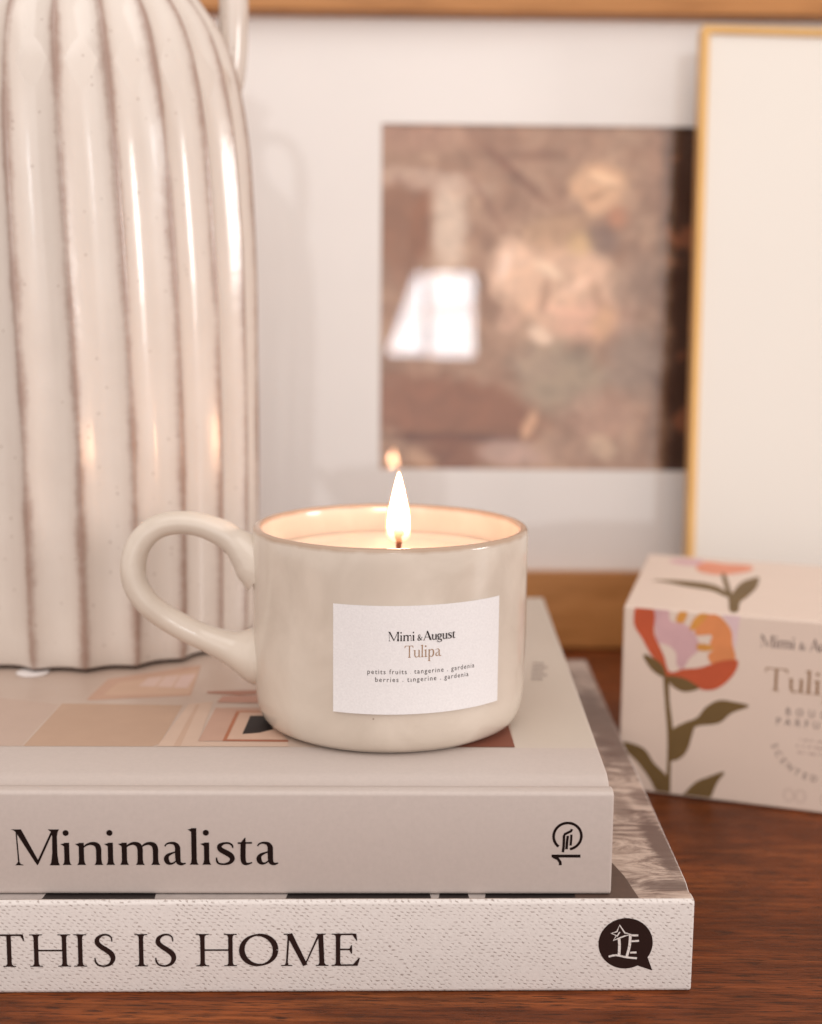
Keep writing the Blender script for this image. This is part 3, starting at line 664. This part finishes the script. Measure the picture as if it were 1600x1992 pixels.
frame_mesh('wood_frame', FB, -.165, .345, .0004, .402, .0440, -.016, .006, framewood('honey_oak', (.34, .135, .030, 1), (.50, .22, .065, 1)), big)
MAT = plain('mat_board', (.84, .79, .76, 1), .75, .02, 30)
V = []; F = []; PA = (-.0184, .205, .1024, .2988)
for a0, a1, b0, b1 in ((-.122, PA[0], .043, .358), (PA[1], .302, .043, .358), (PA[0], PA[1], .043, PA[2]), (PA[0], PA[1], PA[3], .358)): slab(V, F, FB, a0, a1, b0, b1, -.0085, -.0070)
mesh('mat', V, F, MAT, big)
def painting():
    m, N, L, p = newmat('painting_with_reflections'); t = N.new('ShaderNodeTexCoord')
    uvn = N.new('ShaderNodeUVMap'); v = uvn.outputs[0]
    mp0 = N.new('ShaderNodeMapping'); L.new(v, mp0.inputs[0]); f = noise(N, L, mp0.outputs[0], 5, 4, .55, .4); f2 = noise(N, L, mp0.outputs[0], 11, 4, .6)
    K = 1.13
    c = ramp(N, L, f, [(.3, srgb(136, 100, 80, k=K)), (.5, srgb(162, 126, 104, k=K)), (.72, srgb(184, 150, 126, k=K))])
    # (x, y, rx, ry, rot, colour, strength, softness) in 1/1600 pixels of the enlarged print, origin its top-left; broad left-hand browns are room reflections painted in
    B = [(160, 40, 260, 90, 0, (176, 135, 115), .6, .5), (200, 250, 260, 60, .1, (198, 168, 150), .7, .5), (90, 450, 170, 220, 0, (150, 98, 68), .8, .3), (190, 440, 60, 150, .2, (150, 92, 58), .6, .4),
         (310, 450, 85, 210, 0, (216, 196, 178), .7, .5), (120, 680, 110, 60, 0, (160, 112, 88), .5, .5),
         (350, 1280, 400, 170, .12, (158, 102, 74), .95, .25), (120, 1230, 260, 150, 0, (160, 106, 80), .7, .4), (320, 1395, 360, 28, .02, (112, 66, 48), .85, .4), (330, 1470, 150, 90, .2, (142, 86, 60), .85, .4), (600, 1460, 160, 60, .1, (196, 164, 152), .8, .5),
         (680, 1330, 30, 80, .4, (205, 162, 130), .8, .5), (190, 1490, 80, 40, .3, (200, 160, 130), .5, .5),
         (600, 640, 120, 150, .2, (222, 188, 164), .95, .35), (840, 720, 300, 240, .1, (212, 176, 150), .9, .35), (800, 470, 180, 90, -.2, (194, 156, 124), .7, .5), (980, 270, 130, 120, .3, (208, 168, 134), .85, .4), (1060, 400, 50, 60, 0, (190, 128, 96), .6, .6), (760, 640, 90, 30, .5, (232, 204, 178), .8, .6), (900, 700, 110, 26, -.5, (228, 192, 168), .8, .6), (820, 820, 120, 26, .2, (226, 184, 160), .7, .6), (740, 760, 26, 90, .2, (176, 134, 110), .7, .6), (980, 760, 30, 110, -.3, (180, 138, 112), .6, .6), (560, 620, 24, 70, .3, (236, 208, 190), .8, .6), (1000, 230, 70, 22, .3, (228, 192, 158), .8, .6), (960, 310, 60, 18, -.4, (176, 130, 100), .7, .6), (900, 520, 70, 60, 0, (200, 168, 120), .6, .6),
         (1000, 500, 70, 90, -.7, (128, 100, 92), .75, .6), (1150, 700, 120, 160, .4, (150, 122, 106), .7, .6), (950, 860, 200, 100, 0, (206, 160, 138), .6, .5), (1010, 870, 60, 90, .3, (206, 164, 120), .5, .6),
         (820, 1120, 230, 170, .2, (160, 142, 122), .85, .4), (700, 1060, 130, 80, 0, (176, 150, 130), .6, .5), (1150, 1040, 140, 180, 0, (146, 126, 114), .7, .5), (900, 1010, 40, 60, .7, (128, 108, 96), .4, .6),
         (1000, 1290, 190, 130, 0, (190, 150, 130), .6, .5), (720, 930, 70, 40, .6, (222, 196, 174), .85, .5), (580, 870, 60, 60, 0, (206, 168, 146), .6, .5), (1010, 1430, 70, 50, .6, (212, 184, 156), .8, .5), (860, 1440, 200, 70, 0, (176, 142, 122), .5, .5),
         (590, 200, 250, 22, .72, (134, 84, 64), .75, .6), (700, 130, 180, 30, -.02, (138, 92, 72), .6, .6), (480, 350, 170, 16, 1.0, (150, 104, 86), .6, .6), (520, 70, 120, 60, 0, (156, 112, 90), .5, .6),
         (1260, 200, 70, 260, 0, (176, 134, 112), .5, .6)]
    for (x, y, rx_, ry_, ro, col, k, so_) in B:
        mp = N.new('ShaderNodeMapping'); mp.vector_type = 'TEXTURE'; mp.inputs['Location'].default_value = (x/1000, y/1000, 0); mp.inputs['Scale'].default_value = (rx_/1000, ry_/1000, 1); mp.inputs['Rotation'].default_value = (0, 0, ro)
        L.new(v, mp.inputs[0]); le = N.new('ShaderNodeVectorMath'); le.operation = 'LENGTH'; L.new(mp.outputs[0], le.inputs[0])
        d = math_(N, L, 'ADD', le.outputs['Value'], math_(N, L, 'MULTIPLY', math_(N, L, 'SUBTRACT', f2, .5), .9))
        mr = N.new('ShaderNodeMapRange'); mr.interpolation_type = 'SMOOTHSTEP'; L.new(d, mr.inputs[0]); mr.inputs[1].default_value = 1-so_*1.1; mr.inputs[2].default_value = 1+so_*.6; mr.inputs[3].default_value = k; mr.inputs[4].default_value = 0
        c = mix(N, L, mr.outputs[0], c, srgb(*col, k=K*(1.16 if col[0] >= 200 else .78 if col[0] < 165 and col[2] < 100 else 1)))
    f3 = noise(N, L, mp0.outputs[0], 8.5, 6, .68, 1.4); tone = ramp(N, L, f3, [(.34, (.74, .72, .70, 1)), (.5, (1, 1, 1, 1)), (.66, (1.22, 1.2, 1.16, 1))])
    mu = N.new('ShaderNodeMix'); mu.data_type = 'RGBA'; mu.blend_type = 'MULTIPLY'; mu.inputs[0].default_value = .7; L.new(c, mu.inputs[6]); L.new(tone, mu.inputs[7]); c = mu.outputs[2]
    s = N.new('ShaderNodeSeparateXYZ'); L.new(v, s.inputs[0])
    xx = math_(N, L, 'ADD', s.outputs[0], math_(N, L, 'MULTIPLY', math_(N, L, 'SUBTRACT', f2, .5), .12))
    mr = N.new('ShaderNodeMapRange'); L.new(xx, mr.inputs[0]); mr.inputs[1].default_value = 1.23; mr.inputs[2].default_value = 1.33; mr.inputs[4].default_value = .93  # dark right strip, clear of room reflection, painted into the print colour
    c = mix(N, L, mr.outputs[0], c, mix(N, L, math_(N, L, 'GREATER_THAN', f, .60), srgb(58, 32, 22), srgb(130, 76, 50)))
    L.new(c, p.inputs['Base Color']); p.inputs['Roughness'].default_value = .7; p.inputs['Specular IOR Level'].default_value = .2
    return m
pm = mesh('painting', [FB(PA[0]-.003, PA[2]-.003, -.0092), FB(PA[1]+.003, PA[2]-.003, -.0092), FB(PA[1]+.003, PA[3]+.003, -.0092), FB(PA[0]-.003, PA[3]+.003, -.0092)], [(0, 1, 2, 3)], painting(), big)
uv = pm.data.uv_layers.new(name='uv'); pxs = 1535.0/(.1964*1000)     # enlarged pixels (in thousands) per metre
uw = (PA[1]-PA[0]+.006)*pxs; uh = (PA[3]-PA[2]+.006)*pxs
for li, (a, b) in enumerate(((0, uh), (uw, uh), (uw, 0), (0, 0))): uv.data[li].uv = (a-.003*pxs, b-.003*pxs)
def glassm():
    m, N, L, p = newmat('frame_glass'); N.remove(p); out = N['Material Output']
    tr = N.new('ShaderNodeBsdfTransparent'); gl = N.new('ShaderNodeBsdfGlossy'); gl.inputs['Roughness'].default_value = .0
    fr = N.new('ShaderNodeLayerWeight'); fr.inputs[0].default_value = .5; fa = math_(N, L, 'MULTIPLY_ADD', math_(N, L, 'POWER', fr.outputs['Facing'], 5.0), .9, .062)
    mx = N.new('ShaderNodeMixShader'); L.new(fa, mx.inputs[0]); L.new(tr.outputs[0], mx.inputs[1]); L.new(gl.outputs[0], mx.inputs[2]); L.new(mx.outputs[0], out.inputs[0])
    return m
gm = mesh('glass_pane', [FB(-.122, .043, -.0060), FB(.302, .043, -.0060), FB(.302, .358, -.0060), FB(-.122, .358, -.0060)], [(0, 1, 2, 3)], glassm(), big)

# ================================================================== SMALL GOLD FRAME
FG = plane(.1493, .7600, .0045, 0, R(9.5), .0205)
gold = empty('picture_frame.001', FG(.1, 0, 0), 'narrow gold-edged frame holding a blank cream sheet, leaning at the right behind the box', 'picture frame')
def goldm():
    m, N, L, p = newmat('brass_frame'); v = coords(N, L); L.new(mix(N, L, noise(N, L, v, 40, 3), (.64, .37, .13, 1), (.74, .46, .18, 1)), p.inputs['Base Color']); p.inputs['Metallic'].default_value = .55; p.inputs['Roughness'].default_value = .42; return m
frame_mesh('metal_frame', FG, 0, .235, 0, .3475, .0042, -.012, .001, goldm(), gold)
V = []; F = []; slab(V, F, FG, .0035, .2315, .0035, .3437, -.0060, -.0015)
mesh('blank_sheet', V, F, plain('cream_sheet', (.77, .725, .67, 1), .5, .015, 12), gold)

# ================================================================== GIFT BOX
PSI = R(-19.0); BO = Vector((.0876, .5748, .0003)); BE = Vector((math.cos(PSI), math.sin(PSI), 0)); BD = Vector((-math.sin(PSI), math.cos(PSI), 0)); BN = -BD
BW, BH, BL = .150, .0783, .116
box = empty('candle_box', tuple(BO+BE*.07+BD*.05), 'pale pink carton with printed red and orange tulip, standing right of the books', 'box')
f_b = lambda a, b, z: tuple(BO+BE*a+BD*(b+0)+BE*(-.10*b if False else 0)+Vector((0, 0, z)))
CARD = plain('pale_pink_card', (.70, .57, .49, 1), .55, .03, 60, .4, .05)
V = [f_b(a, b, z) for z in (0, BH) for a, b in ((0, 0), (BW, 0), (BW, BL), (-.010, BL))]
cart = fixn(mesh('carton', V, [(0, 3, 2, 1), (4, 5, 6, 7), (0, 1, 5, 4), (1, 2, 6, 5), (2, 3, 7, 6), (3, 0, 4, 7)], CARD, box)); bevel(cart, .0011, 3)
V = [f_b(a, b, z) for z in (BH+.0001,) for a, b in ((.001, .0006), (BW-.001, .0006), (BW-.001, .0012), (.001, .0012))]
FLOWER = {'red': [(0.0053, 0.0784), (0.0109, 0.0789), (0.0128, 0.0754), (0.0127, 0.0682), (0.015, 0.0629), (0.0172, 0.0583), (0.0189, 0.053), (0.0213, 0.0523), (0.0247, 0.0539), (0.0316, 0.0552), (0.0396, 0.0587), (0.0458, 0.0599), (0.0467, 0.0582), (0.0455, 0.0544), (0.0422, 0.0499), (0.0378, 0.0467), (0.0332, 0.0461), (0.0302, 0.0475), (0.0225, 0.0497), (0.0178, 0.0498), (0.0162, 0.0539), (0.0116, 0.059), (0.0078, 0.0653), (0.0047, 0.0699), (0.0042, 0.0747)], 'lavender': [(0.0121, 0.0786), (0.0179, 0.0791), (0.019, 0.0735), (0.0245, 0.0728), (0.0287, 0.0696), (0.0313, 0.0633), (0.0274, 0.0587), (0.0247, 0.0539), (0.0223, 0.0558), (0.0218, 0.0605), (0.0185, 0.0633), (0.0143, 0.0644), (0.013, 0.07)], 'orange': [(0.0336, 0.0772), (0.0382, 0.0773), (0.0432, 0.0721), (0.0441, 0.0663), (0.0455, 0.0597), (0.0396, 0.0584), (0.0362, 0.0574), (0.0346, 0.0606), (0.0365, 0.0631), (0.0352, 0.0654), (0.0357, 0.0691), (0.0299, 0.0685), (0.0292, 0.0715), (0.032, 0.0741)], 'yellow1': [(0.0213, 0.0737), (0.0229, 0.0781), (0.0258, 0.0783), (0.0245, 0.0733)], 'yellow2': [(0.0269, 0.0709), (0.029, 0.0759), (0.0333, 0.0787), (0.0339, 0.0772), (0.032, 0.0741), (0.0287, 0.0707)], 'yellow3': [(0.0304, 0.065), (0.0358, 0.0649), (0.0359, 0.0628), (0.0308, 0.0623)], 'lilac': [(0.0393, 0.0786), (0.0461, 0.0789), (0.0462, 0.0736), (0.045, 0.064), (0.0435, 0.0722)], 'sepal1': [(0.0089, 0.0587), (0.014, 0.0568), (0.0171, 0.054), (0.0181, 0.0496), (0.0131, 0.0518), (0.0097, 0.0557)], 'sepal2': [(0.0187, 0.0505), (0.0249, 0.0503), (0.0296, 0.0483), (0.0317, 0.0465), (0.0263, 0.0445), (0.0221, 0.0457), (0.0194, 0.0482)], 'stem': [(0.0172, 0.0501), (0.0193, 0.0503), (0.02, 0.0403), (0.022, 0.0264), (0.0216, 0.0128), (0.0217, -0.0015), (0.0197, -0.0012), (0.02, 0.0126), (0.0196, 0.0261), (0.0181, 0.0401)], 'leaf1': [(0.0211, 0.0269), (0.0256, 0.0311), (0.0313, 0.0342), (0.0346, 0.0389), (0.0397, 0.0424), (0.0454, 0.0424), (0.0519, 0.0413), (0.0451, 0.0376), (0.0401, 0.0328), (0.0315, 0.0306), (0.0299, 0.0273), (0.0284, 0.021), (0.0262, 0.0171), (0.0227, 0.0148), (0.0208, 0.0164)], 'leaf2': [(0.0013, 0.0206), (0.0101, 0.0188), (0.0145, 0.0132), (0.0194, 0.0088), (0.021, 0.0053), (0.021, -0.0013), (0.0167, 0.0), (0.0129, 0.0061), (0.0079, 0.0123), (0.0029, 0.0168)], 'leaf3': [(0.0263, -0.0012), (0.0313, 0.0063), (0.037, 0.0098), (0.0433, 0.0127), (0.0406, 0.0077), (0.0372, -0.0007), (0.0316, -0.0011)]}
TOPP = {'salmon': [(0.0166, 0.088), (0.0188, 0.1055), (0.0285, 0.1037), (0.039, 0.1043), (0.0414, 0.0925), (0.0316, 0.0781), (0.0225, 0.078)], 'lavender': [(0.0022, 0.1026), (0.0075, 0.1085), (0.0169, 0.1093), (0.0174, 0.0957), (0.0109, 0.0942), (0.0052, 0.0964)], 'leafA': [(0.0024, 0.0537), (0.0125, 0.0577), (0.0267, 0.0561), (0.0342, 0.0464), (0.0379, 0.0356), (0.0371, 0.0316), (0.0298, 0.0415), (0.018, 0.0463), (0.0098, 0.0511)], 'stem': [(0.0299, 0.0757), (0.0317, 0.0765), (0.0403, 0.0305), (0.0445, 0.0065), (0.0418, 0.0055), (0.0383, 0.0297)], 'leafB': [(0.0391, 0.0301), (0.0398, 0.0613), (0.0435, 0.0744), (0.0463, 0.0772), (0.0474, 0.0547), (0.0454, 0.0326), (0.044, 0.0232), (0.0451, 0.0067), (0.0432, 0.0047)]}
PC = {'red': (200, 92, 58), 'lavender': (198, 160, 164), 'orange': (222, 142, 90), 'yellow': (214, 150, 74), 'lilac': (206, 180, 184), 'green': (112, 88, 52), 'dgreen': (98, 74, 46), 'salmon': (222, 146, 118)}
PMk = list(PC.keys()); PM = [plain('print_'+k_, srgb(*c_, k={'red': .85, 'orange': .9, 'yellow': .9, 'salmon': .95, 'green': .95}.get(k_, 1.05)), .6, .22, 70, .3) for k_, c_ in PC.items()]
def flower(name, polys, fn, lim):
    V = []; F = []; mi = []
    for i, (pts, key) in enumerate(polys):
        P = cr(pts, 4, True); P = [(min(max(a, .0008), BW), min(max(b, .0010), lim)) for a, b in P]
        b = len(V); V += [fn(x, y, .00005+.00001*i) for x, y in P]; F.append(tuple(range(b, b+len(P)))); mi.append(PMk.index(key))
    bm = mesh(name, V, F, PM, box, mi); return bm
ff = lambda x, y, l: tuple(BO+BE*x+Vector((0, 0, y))+BN*l)
ft_ = lambda x, y, l: tuple(BO+BE*x+BD*y+Vector((0, 0, BH+l)))
flower('flower_print', [(FLOWER['lilac'], 'lilac'), (FLOWER['stem'], 'green'), (FLOWER['leaf1'], 'green'), (FLOWER['leaf2'], 'green'), (FLOWER['leaf3'], 'green'), (FLOWER['lavender'], 'lavender'), (FLOWER['orange'], 'orange'),
                        (FLOWER['yellow1'], 'yellow'), (FLOWER['yellow2'], 'yellow'), (FLOWER['yellow3'], 'yellow'), (FLOWER['red'], 'red'), (FLOWER['sepal1'], 'green'), (FLOWER['sepal2'], 'green')], ff, .0778)
flower('lid_flower_print', [(TOPP['lavender'], 'lavender'), (TOPP['salmon'], 'salmon'), (TOPP['leafA'], 'green'), (TOPP['stem'], 'green'), (TOPP['leafB'], 'green')], ft_, .115)
fb_ = lambda x, y, l: tuple(BO+BE*x+Vector((0, 0, y))+BN*(.00005+l*2e-6))
BR = plain('brown_box_ink', (.24, .12, .045, 1), .5, .1, 200); GR = plain('grey_box_ink', (.12, .075, .07, 1), .5, .1, 200)
w0 = row('Mimi', 0, 0, .0048)[1]; its, x_ = row('Mimi', .0548, .0662, .0048, 'f', .0137/w0, 1.15)
its2, x_ = row('&', x_+.0014, .0663, .0038, 'f', .85, 1.1); its3, x_ = row('August', x_+.0014, .0662, .0048, 'f', .80, 1.1)
w0 = row('Tul', 0, 0, .0092, 's')[1]; its4, _ = row('Tulipa', .0573, .0487, .0092, 's', .0190/w0, .9)
put('brand_lettering', build_glyphs(its+its2+its3), fb_, GR, box); put('scent_name_lettering', build_glyphs(its4), fb_, BR, box)
sets = []
for tx, y, xl, w_ in (('BOUGIE', .0393, .0663, .0222), ('PARFUMÉE', .0349, .0628, .0275)):
    v_, f_ = fit(tx, .0042, w_, xl+w_/2, y); sets.append((v_, f_))
# arc of lettering
acx, acy, ar = .0800, .0330, .0200
txt = 'SCENTED CANDLE'; 
for i, ch in enumerate(txt):
    if ch == ' ': continue
    an = R(-158 + i*136/(len(txt)-1)) ; v_, f_ = sans(ch, .0036, 0, 0, 1, 'CENTER')
    ca, sa = math.cos(an+math.pi/2), math.sin(an+math.pi/2)
    sets.append(([(acx+ar*math.cos(an)+x*ca-y*sa, acy+ar*math.sin(an)+x*sa+y*ca, l) for x, y, l in v_], f_))
put('small_lettering', merge(*sets), fb_, GR, box)
V = []; F = []; lay = 1
for y, xa, xb in ((.0296, .0720, .0885), (.0270, .0708, .0890), (.0244, .0716, .0880)):     # fine illegible print and symbols
    x = xa
    while x < xb:
        l = random.choice((.0006, .0009, .0012)); ribbon(V, F, [(x, y), (x+l, y+random.uniform(-.0003, .0003))], random.choice((.0005, .0009, .0007)), lay); x += l+.0004+random.choice((0, 0, .0008))
for x in (.0690, .0735, .0835, .0880):
    ribbon(V, F, [(x+.0024*math.cos(a)*.8, .0062+.0026*math.sin(a)) for a in [i*math.pi/8 for i in range(16)]], .00025, lay, True)
put('fine_print', (V, F), fb_, plain('faint_box_ink', (.42, .30, .26, 1), .5), box)
